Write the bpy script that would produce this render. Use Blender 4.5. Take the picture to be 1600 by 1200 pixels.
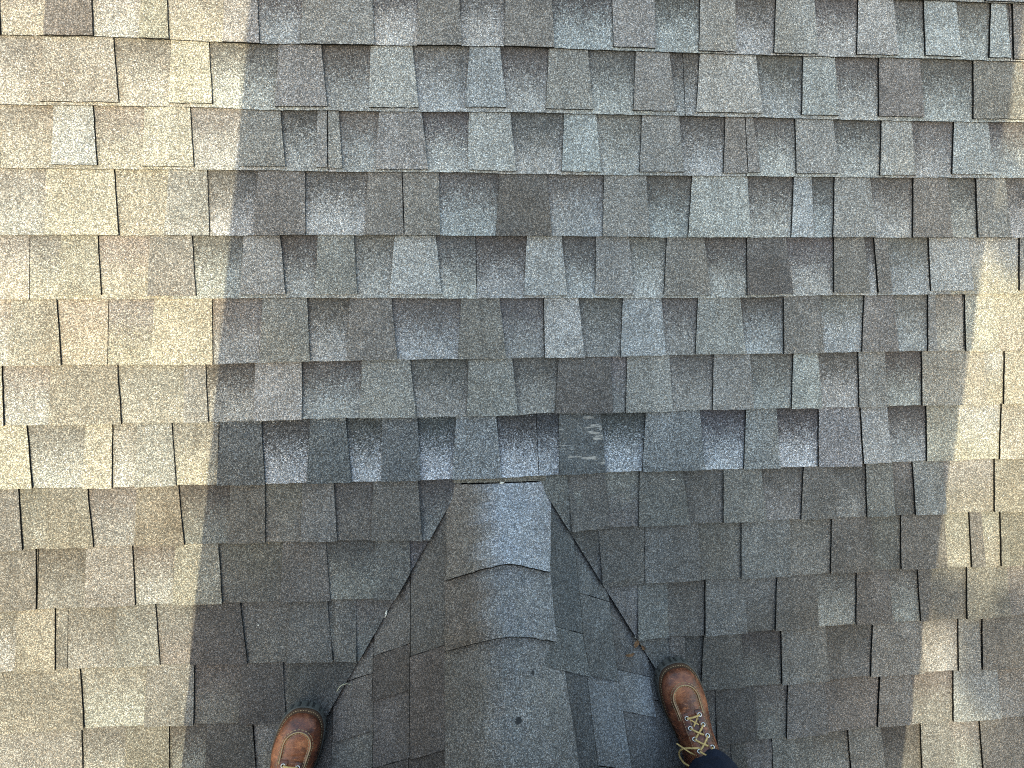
import bpy, bmesh, math, random
from mathutils import Vector, Matrix, Euler

# ------------------------------------------------------------------ scene, camera, light
scn = bpy.context.scene
for o in list(bpy.data.objects):
    bpy.data.objects.remove(o)

PITCH = math.atan(0.5)                    # 6 in 12 roof
ROOF_Z = 5.6                              # height of the roof-frame origin above the ground
ROOF = Matrix.Translation((0, 0, ROOF_Z)) @ Matrix.Rotation(PITCH, 4, 'X')   # (u right, v upslope, n out of the roof)
ROOF_INV = ROOF.inverted()

cam_data = bpy.data.cameras.new("camera")
cam_data.sensor_fit = 'HORIZONTAL'
cam_data.sensor_width = 36.0
cam_data.lens = 1109.0 / 1600.0 * 36.0
cam_data.clip_start = 0.02
cam_data.clip_end = 2000.0
cam = bpy.data.objects.new("camera", cam_data)
scn.collection.objects.link(cam)
cam.matrix_world = (ROOF @ Matrix.Translation((0.0, -0.64034, 1.69323))
                    @ Euler((-0.0807818, -0.1034636, -0.0112921), 'XYZ').to_matrix().to_4x4())
scn.camera = cam

SUN_EL = math.radians(40.0)
SUN_AZ = math.radians(8.3)                # sun stands low over the eaves, a little to the left
sun_dir = Vector((-math.sin(SUN_AZ) * math.cos(SUN_EL), -math.cos(SUN_AZ) * math.cos(SUN_EL), math.sin(SUN_EL)))

world = bpy.data.worlds.new("World")
scn.world = world
world.use_nodes = True
wn = world.node_tree
wn.nodes.clear()
w_out = wn.nodes.new("ShaderNodeOutputWorld")
w_bg = wn.nodes.new("ShaderNodeBackground")
w_sky = wn.nodes.new("ShaderNodeTexSky")
w_sky.sky_type = 'NISHITA'
w_sky.sun_disc = False
w_sky.sun_elevation = SUN_EL
w_sky.sun_rotation = math.atan2(sun_dir.x, sun_dir.y)
w_sky.air_density = 2.3
w_sky.dust_density = 3.0
w_sky.ozone_density = 1.0
w_bg.inputs["Strength"].default_value = 0.15
wn.links.new(w_sky.outputs[0], w_bg.inputs[0])
wn.links.new(w_bg.outputs[0], w_out.inputs[0])

sun_data = bpy.data.lights.new("sun", 'SUN')
sun_data.energy = 2.2
sun_data.angle = math.radians(0.25)
sun_data.color = (1.0, 0.88, 0.58)
sun = bpy.data.objects.new("sun", sun_data)
scn.collection.objects.link(sun)
sun.location = (0, 0, 20)
sun.rotation_euler = (-sun_dir).to_track_quat('-Z', 'Y').to_euler()

scn.view_settings.view_transform = 'Standard'
scn.view_settings.look = 'None'
scn.view_settings.gamma = 1.0
scn.view_settings.use_curve_mapping = False
scn.view_settings.exposure = 1.47
scn.cycles.max_bounces = 6
scn.cycles.use_denoising = False
scn.cycles.filter_width = 1.1

R = random.Random(7)
COL = scn.collection


# ------------------------------------------------------------------ helpers
def link(o, parent=None):
    COL.objects.link(o)
    if parent is not None:
        o.parent = parent
    return o


def tag(o, label=None, cat=None, group=None, kind=None):
    if label: o["label"] = label
    if cat: o["category"] = cat
    if group: o["group"] = group
    if kind: o["kind"] = kind
    return o


def empty(name, mat=None):
    o = bpy.data.objects.new(name, None)
    o.empty_display_size = 0.1
    COL.objects.link(o)
    if mat is not None:
        o.matrix_world = mat
    return o


class Buf:
    """collects polygons with a material index and two tints each; build() makes ONE mesh object"""
    def __init__(self):
        self.v, self.f, self.m, self.t1, self.t2, self.s = [], [], [], [], [], []

    def vert(self, p, s=0.5):
        self.v.append(tuple(p)); self.s.append(s)
        return len(self.v) - 1

    def face(self, idx, m=0, t1=(.2, .2, .2), t2=None):
        self.f.append(tuple(idx)); self.m.append(m)
        self.t1.append(t1); self.t2.append(t2 or t1)

    def build(self, name, mats, parent=None, smooth=False):
        me = bpy.data.meshes.new(name)
        me.from_pydata(self.v, [], self.f)
        for mm in mats:
            me.materials.append(mm)
        me.polygons.foreach_set("material_index", self.m)
        if smooth:
            me.polygons.foreach_set("use_smooth", [True] * len(self.f))
        for nm, src in (("tint", self.t1), ("tint2", self.t2)):
            at = me.attributes.new(nm, 'FLOAT_COLOR', 'FACE')
            flat = []
            for c in src:
                flat += [c[0], c[1], c[2], 1.0]
            at.data.foreach_set("color", flat)
        at = me.attributes.new("s", 'FLOAT', 'POINT')
        at.data.foreach_set("value", self.s)
        me.update()
        return link(bpy.data.objects.new(name, me), parent)


def tube(buf, pts, rad, seg=8, m=0, closed=False, caps=True, t1=(.2, .2, .2)):
    """round tube along a polyline; rad is a number or a list"""
    n = len(pts)
    P = [Vector(p) for p in pts]
    rings = []
    up = None
    for i in range(n):
        a = P[(i - 1) % n] if (closed or i) else P[0]
        b = P[(i + 1) % n] if (closed or i < n - 1) else P[-1]
        t = (b - a)
        t = t.normalized() if t.length > 1e-9 else Vector((0, 0, 1))
        if up is None:
            up = t.orthogonal().normalized()
        up = (up - t * up.dot(t))
        up = up.normalized() if up.length > 1e-6 else t.orthogonal().normalized()
        w = t.cross(up)
        r = rad[i] if isinstance(rad, (list, tuple)) else rad
        rings.append([buf.vert(P[i] + (up * math.cos(2 * math.pi * k / seg) + w * math.sin(2 * math.pi * k / seg)) * r) for k in range(seg)])
    for i in range(n if closed else n - 1):
        A, B = rings[i], rings[(i + 1) % n]
        for k in range(seg):
            buf.face((A[k], A[(k + 1) % seg], B[(k + 1) % seg], B[k]), m, t1)
    if caps and not closed:
        buf.face(tuple(reversed(rings[0])), m, t1)
        buf.face(tuple(rings[-1]), m, t1)


def box(buf, lo, hi, m=0, t1=(.2, .2, .2)):
    x0, y0, z0 = lo; x1, y1, z1 = hi
    i = [buf.vert(p) for p in ((x0, y0, z0), (x1, y0, z0), (x1, y1, z0), (x0, y1, z0), (x0, y0, z1), (x1, y0, z1), (x1, y1, z1), (x0, y1, z1))]
    for q in ((3, 2, 1, 0), (4, 5, 6, 7), (0, 1, 5, 4), (1, 2, 6, 5), (2, 3, 7, 6), (3, 0, 4, 7)):
        buf.face([i[k] for k in q], m, t1)


def lerp(a, b, t): return a + (b - a) * t
def sstep(a, b, x):
    t = min(1, max(0, (x - a) / (b - a))); return t * t * (3 - 2 * t)
def mixc(a, b, t): return tuple(lerp(x, y, t) for x, y in zip(a, b))
def interp(tab, x):
    if x <= tab[0][0]: return tab[0][1]
    for (a, b), (c, d) in zip(tab, tab[1:]):
        if x <= c:
            return b + (d - b) * (x - a) / (c - a) if c > a else d
    return tab[-1][1]
def smooth_interp(tab, x):
    """monotone cubic through the table"""
    n = len(tab)
    if x <= tab[0][0]: return tab[0][1]
    if x >= tab[-1][0]: return tab[-1][1]
    for i in range(n - 1):
        if x <= tab[i + 1][0]: break
    def sl(k):
        if k <= 0 or k >= n - 1:
            k0, k1 = max(0, k - 1), min(n - 1, k + 1)
            return (tab[k1][1] - tab[k0][1]) / (tab[k1][0] - tab[k0][0])
        d0 = (tab[k][1] - tab[k - 1][1]) / (tab[k][0] - tab[k - 1][0])
        d1 = (tab[k + 1][1] - tab[k][1]) / (tab[k + 1][0] - tab[k][0])
        return 0 if d0 * d1 <= 0 else 2 * d0 * d1 / (d0 + d1)
    h = tab[i + 1][0] - tab[i][0]; t = (x - tab[i][0]) / h
    m0, m1 = sl(i) * h, sl(i + 1) * h
    return ((2 * t**3 - 3 * t**2 + 1) * tab[i][1] + (t**3 - 2 * t**2 + t) * m0 + (-2 * t**3 + 3 * t**2) * tab[i + 1][1] + (t**3 - t**2) * m1)


# ------------------------------------------------------------------ materials
class NT:
    def __init__(self, name):
        self.mat = bpy.data.materials.new(name)
        self.mat.use_nodes = True
        self.nt = self.mat.node_tree
        self.nt.nodes.clear()
        self.out = self.nt.nodes.new("ShaderNodeOutputMaterial")
        self.b = self.nt.nodes.new("ShaderNodeBsdfPrincipled")
        self.nt.links.new(self.b.outputs[0], self.out.inputs[0])
        self.geo = self.nt.nodes.new("ShaderNodeNewGeometry")

    def n(self, t, **kw):
        x = self.nt.nodes.new(t)
        for k, v in kw.items():
            setattr(x, k, v)
        return x

    def l(self, a, b): self.nt.links.new(a, b)

    def val(self, x, inp):
        if isinstance(x, (int, float)): inp.default_value = x
        elif isinstance(x, tuple): inp.default_value = (*x, 1.0)[:len(inp.default_value)]
        else: self.l(x, inp)

    def math(self, op, a, b=0.0, c=None, clamp=False):
        x = self.n("ShaderNodeMath", operation=op, use_clamp=clamp)
        self.val(a, x.inputs[0]); self.val(b, x.inputs[1])
        if c is not None: self.val(c, x.inputs[2])
        return x.outputs[0]

    def mix(self, f, a, b, blend='MIX', clampf=True):
        x = self.n("ShaderNodeMix", data_type='RGBA', blend_type=blend)
        x.clamp_factor = clampf
        self.val(f, x.inputs[0]); self.val(a, x.inputs[6]); self.val(b, x.inputs[7])
        return x.outputs[2]

    def ramp(self, f, stops, interp='LINEAR'):
        x = self.n("ShaderNodeValToRGB")
        cr = x.color_ramp
        cr.interpolation = interp
        while len(cr.elements) < len(stops): cr.elements.new(0.5)
        for e, (p, c) in zip(cr.elements, stops):
            e.position = p
            e.color = (c, c, c, 1) if isinstance(c, (int, float)) else (*c, 1)
        self.val(f, x.inputs[0])
        return x.outputs[0]

    def noise(self, scale, detail=2.0, rough=0.5, vec=None, out=0):
        x = self.n("ShaderNodeTexNoise")
        x.inputs["Scale"].default_value = scale
        x.inputs["Detail"].default_value = detail
        x.inputs["Roughness"].default_value = rough
        self.l(vec or self.geo.outputs["Position"], x.inputs["Vector"])
        return x.outputs[out]

    def voro(self, scale, vec=None):
        x = self.n("ShaderNodeTexVoronoi")
        x.inputs["Scale"].default_value = scale
        self.l(vec or self.geo.outputs["Position"], x.inputs["Vector"])
        return x

    def scaled(self, sx, sy, sz, vec=None):
        x = self.n("ShaderNodeVectorMath", operation='MULTIPLY')
        self.l(vec or self.geo.outputs["Position"], x.inputs[0])
        x.inputs[1].default_value = (sx, sy, sz)
        return x.outputs[0]

    def attr(self, name, out="Color"):
        x = self.n("ShaderNodeAttribute", attribute_name=name)
        return x.outputs[out]

    def bump(self, h, strength, dist):
        x = self.n("ShaderNodeBump")
        x.inputs["Strength"].default_value = strength
        x.inputs["Distance"].default_value = dist
        self.l(h, x.inputs["Height"])
        self.l(x.outputs[0], self.b.inputs["Normal"])


GR1, GR2 = 600.0, 1100.0


def granule_mat(name, contrast=0.70, scuff=False, wear=0.0):
    """mineral granules: per-face tints blended up the tab, times a coarse and a fine layer of single grains"""
    g = NT(name)
    # shadow band of the factory colour blend: tint at the butt, tint2 at the top
    s = g.attr("s", "Fac")
    nz = g.noise(60.0, 4.0, 0.75)
    v0_ = g.voro(430.0)
    r0 = g.n("ShaderNodeSeparateColor"); g.l(v0_.outputs["Color"], r0.inputs[0])
    sj = g.math('ADD', s, g.math('MULTIPLY', g.math('SUBTRACT', nz, 0.5), 0.55))
    sj = g.math('ADD', sj, g.math('MULTIPLY', g.math('SUBTRACT', r0.outputs[2], 0.5), 0.55))
    f = g.ramp(sj, [(0.22, 0.0), (0.50, 0.50), (0.78, 1.0)])
    base = g.mix(f, g.attr("tint"), g.attr("tint2"))
    # broad weathering
    nb = g.noise(5.0, 3.0, 0.55)
    base = g.mix(1.0, base, g.ramp(nb, [(0.3, 0.84), (0.7, 1.14)]), 'MULTIPLY')
    nd = g.noise(28.0, 3.0, 0.6)
    base = g.mix(1.0, base, g.ramp(nd, [(0.3, 0.90), (0.7, 1.10)]), 'MULTIPLY')
    # brownish weather stains and faint run-off streaks down the slope
    st1 = g.noise(2.6, 4.0, 0.6)
    base = g.mix(g.ramp(st1, [(0.50, 0.0), (0.68, 0.55)]), base, g.mix(1.0, base, (0.93, 0.84, 0.74), 'MULTIPLY'))
    st2 = g.noise(1.0, 3.0, 0.6, vec=g.scaled(26.0, 1.6, 1.6))
    base = g.mix(1.0, base, g.ramp(st2, [(0.35, 0.93), (0.65, 1.06)]), 'MULTIPLY')
    # grains
    v1 = g.voro(GR1); v2 = g.voro(GR2)
    r1 = g.n("ShaderNodeSeparateColor"); g.l(v1.outputs["Color"], r1.inputs[0])
    r2 = g.n("ShaderNodeSeparateColor"); g.l(v2.outputs["Color"], r2.inputs[0])
    c = contrast
    k = lambda x: 1 + (x - 1) * c
    m1 = g.ramp(r1.outputs[0], [(0.0, k(0.14) / 3), (0.28, k(0.34) / 3), (0.5, k(0.74) / 3), (0.74, k(1.25) / 3), (0.9, k(2.2) / 3), (1.0, k(3.0) / 3)])
    m2 = g.ramp(r2.outputs[0], [(0.0, k(0.50) / 3), (0.5, k(0.9) / 3), (0.85, k(1.35) / 3), (1.0, k(2.1) / 3)])
    mul = g.math('MULTIPLY', g.math('MULTIPLY', m1, 3.0), g.math('MULTIPLY', m2, 3.0))
    col = g.n("ShaderNodeVectorMath", operation='SCALE')
    g.l(base, col.inputs[0]); g.l(mul, col.inputs[3])
    # some grains warm, some blue-grey
    hue = g.ramp(r1.outputs[1], [(0.0, (1.10, 0.98, 0.86)), (0.45, (1.0, 1.0, 1.0)), (1.0, (0.93, 1.0, 1.08))])
    cc = g.mix(1.0, col.outputs[0], hue, 'MULTIPLY')
    if wear:
        # grains rubbed off in spots: black asphalt shows
        nw = g.noise(16.0, 4.0, 0.65)
        cc = g.mix(g.ramp(nw, [(0.66, 0.0), (0.72, wear)]), cc, (0.03, 0.027, 0.025))
    if scuff:
        sv = g.scaled(14.0, 120.0, 120.0)
        ns = g.noise(1.0, 3.0, 0.6, vec=sv)
        nm = g.noise(22.0, 1.0)
        fac = g.math('MULTIPLY', g.ramp(ns, [(0.54, 0.0), (0.60, 1.0)]), g.ramp(nm, [(0.47, 0.0), (0.55, 0.6)]))
        cc = g.mix(fac, cc, (0.50, 0.47, 0.42))
    g.l(cc, g.b.inputs["Base Color"])
    g.b.inputs["Roughness"].default_value = 0.88
    g.b.inputs["Specular IOR Level"].default_value = 0.25
    h = g.math('ADD', g.math('MULTIPLY', v1.outputs["Distance"], -1.0), g.math('MULTIPLY', v2.outputs["Distance"], -0.5))
    g.bump(h, 0.42, 0.001)
    return g.mat


def plain(name, col, rough=0.7, spec=0.3, metal=0.0, var=0.0, vscale=40.0, bump=0.0, bscale=200.0):
    g = NT(name)
    if var:
        nz = g.noise(vscale, 4.0, 0.6)
        g.l(g.mix(1.0, col, g.ramp(nz, [(0.25, 1 - var), (0.75, 1.0)]), 'MULTIPLY'), g.b.inputs["Base Color"])
    else:
        g.b.inputs["Base Color"].default_value = (*col, 1)
    g.b.inputs["Roughness"].default_value = rough
    g.b.inputs["Specular IOR Level"].default_value = spec
    g.b.inputs["Metallic"].default_value = metal
    if bump:
        g.bump(g.noise(bscale, 3.0, 0.6), bump, 0.001)
    return g.mat


M_GRAN = granule_mat("asphalt_granules")
M_NEW = granule_mat("fresh_granules", contrast=0.8)
M_SCUFF = granule_mat("scuffed_granules", scuff=True)
M_CAP = granule_mat("weathered_cap_granules", contrast=0.72, wear=0.5)
M_CUT = plain("cut_asphalt_edge", (0.012, 0.0115, 0.011), 0.9, 0.15, var=0.5, vscale=300.0)
M_DECK = plain("roofing_felt", (0.02, 0.02, 0.02), 0.95, 0.1, var=0.3)

# ------------------------------------------------------------------ roof data (millimetres in the roof plane)
E = 0.143                                    # exposure of a course
# name, butt line (u, v), tabs: left-top, left-butt, right-top, right-butt, tone; joints between shingles (top, butt)
COURSES = [
('A',[(-928,-2),(-735,1),(-392,-5),(-131,-1),(167,5),(422,3),(631,2),(817,2),(1026,3),(1201,5),(1471,4)],
 '-998,-1013,-927,-925,m -826,-837,-738,-735,d -629,-641,-581,-577,t -453,-464,-387,-384,m -284,-295,-135,-131,m -29,-35,63,66,w 171,165,277,281,w 421,422,523,523,m 635,629,720,722,m 823,815,918,927,m 1032,1026,1121,1134,l 1202,1204,1286,1299,b 1381,1373,1419,1431,b 1439,1440,1530,1548,w',
 [(1432,1435)]),
('B',[(-938,-148),(-694,-146),(-491,-146),(-370,-150),(-241,-147),(-151,-148),(181,-143),(374,-144),(599,-144),(805,-144),(875,-145),(1089,-146),(1338,-145),(1479,-144)],
 '-842,-854,-698,-690,m -575,-586,-496,-491,y -344,-356,-251,-240,m -140,-147,-46,-34,l 84,73,156,168,b 270,261,363,373,m 478,470,560,574,m 635,624,775,789,l 895,888,976,985,b 1090,1087,1197,1207,w 1340,1338,1471,1486,w',
 [(594,599)]),
('C',[(-946,-283),(-745,-284),(-537,-283),(-375,-282),(-208,-284),(78,-282),(189,-285),(390,-285),(754,-284),(878,-284),(1096,-284),(1486,-281)],
 '-1002,-1018,-948,-946,m -829,-838,-749,-743,b -639,-647,-543,-537,y -431,-441,-346,-338,m -263,-269,-216,-211,m -125,-136,-28,-16,m 81,76,178,189,l 306,297,382,391,b 494,486,585,595,m 701,693,770,787,w 878,878,974,989,m 1102,1095,1179,1190,l 1294,1287,1385,1398,b',
 [(-241,-243),(750,754)]),
('D',[(-956,-428),(-707,-429),(-510,-429),(-299,-427),(139,-428),(272,-428),(605,-432),(868,-431),(1187,-431),(1494,-430)],
 '-854,-860,-712,-705,y -595,-608,-512,-510,m -401,-412,-296,-298,w -153,-165,9,9,w 150,140,263,273,d 401,396,505,512,m 619,606,758,765,l 877,868,923,926,b 983,977,1075,1091,m 1191,1187,1282,1294,w 1360,1363,1440,1455,m',
 [(-76,-74),(923,926)]),
('E',[(-965,-570),(-750,-570),(-546,-571),(-349,-570),(-186,-572),(93,-575),(206,-575),(758,-578),(982,-573),(1103,-574),(1242,-573),(1501,-573)],
 '-830,-842,-755,-750,t -642,-651,-552,-546,v -437,-449,-357,-347,m -272,-280,-191,-185,m -96,-111,-1,10,l 215,204,298,309,b 382,377,463,473,m 557,547,651,666,w 760,758,860,877,d 985,982,1064,1079,w 1091,1101,1125,1137,w 1237,1242,1344,1358,b 1487,1485,1583,1602,m',
 [(-899,-904),(93,93),(1091,1101)]),
('F',[(-975,-717),(-844,-718),(-747,-718),(-519,-721),(-298,-718),(-97,-717),(158,-718),(254,-717),(440,-718),(628,-716),(855,-717),(1061,-716),(1239,-716),(1509,-720)],
 '-945,-956,-850,-844,t -640,-653,-514,-516,y -402,-411,-301,-298,m -204,-213,-108,-97,w 56,46,147,160,w 254,254,338,351,l 448,440,543,554,b 637,628,744,755,m 857,855,952,961,w 1070,1061,1147,1159,w 1242,1239,1260,1265,m 1342,1343,1423,1437,y 1516,1512,1591,1607,m',
 [(-740,-747),(254,253),(1340,1341)]),
('G',[(-984,-851),(-725,-853),(-589,-854),(-531,-855),(-321,-852),(-56,-855),(187,-855),(278,-852),(419,-856),(674,-854),(878,-855),(1057,-856),(1230,-855),(1516,-858)],
 '-1068,-1080,-975,-973,y -869,-879,-729,-722,t -583,-586,-536,-531,m -422,-432,-318,-320,l -179,-188,-68,-56,m 71,65,175,187,m 290,278,416,421,d 459,453,564,571,m 679,673,771,779,m 886,878,950,959,b 1058,1058,1128,1136,m 1230,1229,1398,1411,y 1460,1455,1581,1596,y',
 [(-583,-586),(415,419)]),
('H',[(-993,-994),(-922,-995),(-751,-1001),(-610,-1000),(-517,-1002),(-407,-1004),(-209,-1006),(-51,-1007),(172,-1008),(239,-1006),(407,-1003),(495,-1003),(756,-1005),(953,-1006),(1070,-1008),(1075,-1002),(1247,-1000),(1524,-1002)],
 '-1077,-1090,-931,-922,y -805,-814,-747,-751,y -692,-701,-617,-610,m -508,-519,-416,-410,x -304,-315,-221,-211,x -136,-142,-53,-49,x 39,26,136,145,q 289,287,394,403,x 506,495,645,655,q 764,756,844,852,q 956,953,1064,1070,p 1069,1075,1140,1150,b 1248,1247,1336,1346,y 1458,1451,1589,1597,y',
 [(-511,-519),(233,238),(1064,1070)]),
('I',[(-952,-1137),(-799,-1137),(-598,-1140),(-523,-1142),(-415,-1143),(-249,-1147),(-31,-1151),(318,-1143),(411,-1143),(488,-1142),(705,-1141),(911,-1141),(1088,-1141),(1222,-1141),(1445,-1141),(1531,-1143)],
 '-1061,-1077,-958,-952,m -890,-901,-810,-799,t -699,-709,-609,-598,o -491,-500,-413,-415,w -326,-334,-254,-249,m -161,-170,-55,-48,w 311,315,403,411,w 492,486,600,618,m 708,705,805,819,m 920,910,999,1006,w 1087,1088,1159,1165,m 1215,1222,1298,1308,l 1445,1443,1597,1605,y',
 [(-413,-417),(492,488)]),
('J',[(-933,-1279),(-714,-1280),(-519,-1286),(-269,-1291),(-201,-1293),(-118,-1291),(393,-1286),(501,-1287),(646,-1287),(754,-1289),(994,-1286),(1186,-1284),(1472,-1289),(1538,-1289)],
 '-1057,-1072,-929,-932,v -818,-827,-718,-714,m -621,-631,-525,-519,y -377,-387,-278,-269,w -161,-167,-78,-78,w 387,392,504,501,w 506,503,643,648,m 757,754,886,885,m 999,994,1104,1114,w 1188,1188,1309,1315,w 1380,1386,1414,1424,w 1469,1470,1605,1613,t',
 [(-924,-932),(504,501),(1380,1386)]),
('K',[(-1021,-1424),(-900,-1425),(-668,-1427),(-468,-1437),(-268,-1441),(-213,-1441),(484,-1427),(659,-1434),(847,-1429),(1067,-1426),(1249,-1426),(1380,-1428),(1546,-1426)],
 '-977,-987,-897,-900,y -759,-770,-674,-667,m -589,-599,-481,-468,d -366,-376,-278,-268,w -261,-264,-210,-211,w 487,482,564,565,m 664,661,766,772,m 855,847,958,965,w 1071,1067,1158,1168,w 1240,1247,1272,1281,w 1379,1378,1492,1503,t',
 [(-869,-874),(664,661)]),
('L',[(-1031,-1568),(-845,-1571),(-628,-1577),(-384,-1590),(695,-1575),(871,-1576),(1114,-1569),(1360,-1569),(1553,-1571)],
 '-1076,-1093,-850,-844,t -700,-710,-593,-598,m -484,-494,-388,-384,d -377,-381,-307,-307,d 569,571,611,608,w 661,651,761,769,w 869,869,989,997,m 1120,1112,1252,1262,m 1361,1360,1420,1423,m 1431,1428,1546,1557,w',
 [(-593,-598),(869,869)]),
('M',[(-1041,-1716),(-854,-1721),(-635,-1729),(-390,-1742),(738,-1723),(884,-1722),(1135,-1710),(1353,-1710),(1560,-1712)],
 '-1003,-1015,-855,-854,m -754,-765,-658,-660,t -570,-580,-465,-458,d -395,-399,-312,-312,d 693,694,798,804,d 890,884,990,997,m 1146,1136,1231,1240,m 1353,1351,1478,1489,b',
 [(-465,-458),(1146,1136)]),
('N',[(-950,-1859),(1500,-1859)],
 '-956,-968,-885,-883,m -770,-782,-683,-680,m -565,-576,-461,-456,d 735,736,775,783,d 849,852,958,970,m 1059,1069,1151,1166,m 1265,1268,1346,1365,m 1435,1445,1560,1584,w',
 [(-874,-883),(1059,1069)]),
]

TONE = {
    'l': (0.288, 0.292, 0.278), 'b': (0.258, 0.271, 0.266), 'm': (0.213, 0.210, 0.197), 'w': (0.166, 0.158, 0.145),
    'd': (0.114, 0.108, 0.101), 't': (0.203, 0.195, 0.168), 'y': (0.277, 0.266, 0.225), 'v': (0.164, 0.158, 0.149),
    'o': (0.199, 0.185, 0.153), 'x': (0.102, 0.109, 0.110), 'q': (0.175, 0.185, 0.186), 'p': (0.204, 0.204, 0.212),
}
UC, VSL, V0 = 0.142, 0.603, -1.024           # centre line and valley spread of the small ridge roof behind the chimney
TP = math.tan(PITCH)
CM = TP / VSL


def half(v): return 0.096 + VSL * (V0 - v)


def cricket_n(u, v):
    """height of the small ridge roof above the main roof plane"""
    h = max(half(v), 0.0); x = abs(u - UC)
    r = 0.045 + 0.10 * math.exp(min(0.0, (v + 1.02) / 0.07))
    n = CM * (math.sqrt(h * h + r * r) - math.sqrt(x * x + r * r))
    g = min(1.0, max(0.0, (-1.003 - v) / 0.08)) ** 0.7
    return (n * g if n > 0 else n) - 0.010


def jit(c, a, rnd):
    k = 1 + rnd.uniform(-a, a)
    return tuple(max(0.01, x * k * (1 + rnd.uniform(-a * .25, a * .25))) for x in c)


def clip(poly, fn):
    out = []
    for i in range(len(poly)):
        a, b = poly[i], poly[(i + 1) % len(poly)]
        fa, fb = fn(*a), fn(*b)
        if fa >= 0: out.append(a)
        if (fa >= 0) != (fb >= 0):
            t = fa / (fa - fb)
            out.append((lerp(a[0], b[0], t), lerp(a[1], b[1], t)))
    return out


def rough_edge(pts, step, amp, rnd):
    out = []
    for a, b in zip(pts, pts[1:]):
        d = math.hypot(b[0] - a[0], b[1] - a[1])
        k = max(1, int(d / step))
        nx, ny = (-(b[1] - a[1]) / d, (b[0] - a[0]) / d) if d > 1e-9 else (0, 0)
        for i in range(k):
            j = rnd.uniform(-amp, amp) if i else 0.0
            t = i / k
            out.append((lerp(a[0], b[0], t) + nx * j, lerp(a[1], b[1], t) + ny * j))
    out.append(pts[-1])
    return out


def prism(buf, poly, nfn, sfn, thick, t1, t2, mat=0, cut=1):
    if len(poly) < 3: return
    top = [buf.vert((u, v, nfn(u, v)), sfn(u, v)) for u, v in poly]
    bot = [buf.vert((u, v, nfn(u, v) - thick), 0.0) for u, v in poly]
    buf.face(top, mat, t1, t2)
    n = len(poly)
    for i in range(n):
        j = (i + 1) % n
        buf.face((top[j], top[i], bot[i], bot[j]), cut, t1, t2)


VAL = {'L': lambda u, v: (UC - half(v)) - u, 'R': lambda u, v: u - (UC + half(v))}
N_BASE0, N_SLOPE, T_BASE, T_TAB = -0.0002, 0.0108, 0.0045, 0.0058

roof = empty("main_roof", ROOF)
tag(roof, "large sloping roof laid with grey-brown laminated asphalt shingles, half in shade", "roof")

deck = Buf()
box(deck, (-3.3, -4.2, -0.17), (3.9, 2.0, -0.022))
deck.build("roof_deck", [M_DECK], roof)

UL, UR = -1.10, 1.62
row_end = {}


def course_fns(line, k):
    vb = lambda u: interp(line, u)
    s = lambda u, v: (v - vb(u)) / E
    def nb(u, v):
        n = N_BASE0 - N_SLOPE * s(u, v)
        if k >= 8:                                # the cut ends lie loose over the valley
            d = min(abs(VAL['L'](u, v)), abs(VAL['R'](u, v)))
            n += 0.016 * max(0.0, 1 - d / 0.10) ** 1.6 * sstep(-1.03, -1.09, v)
        return n
    return vb, s, nb


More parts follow.
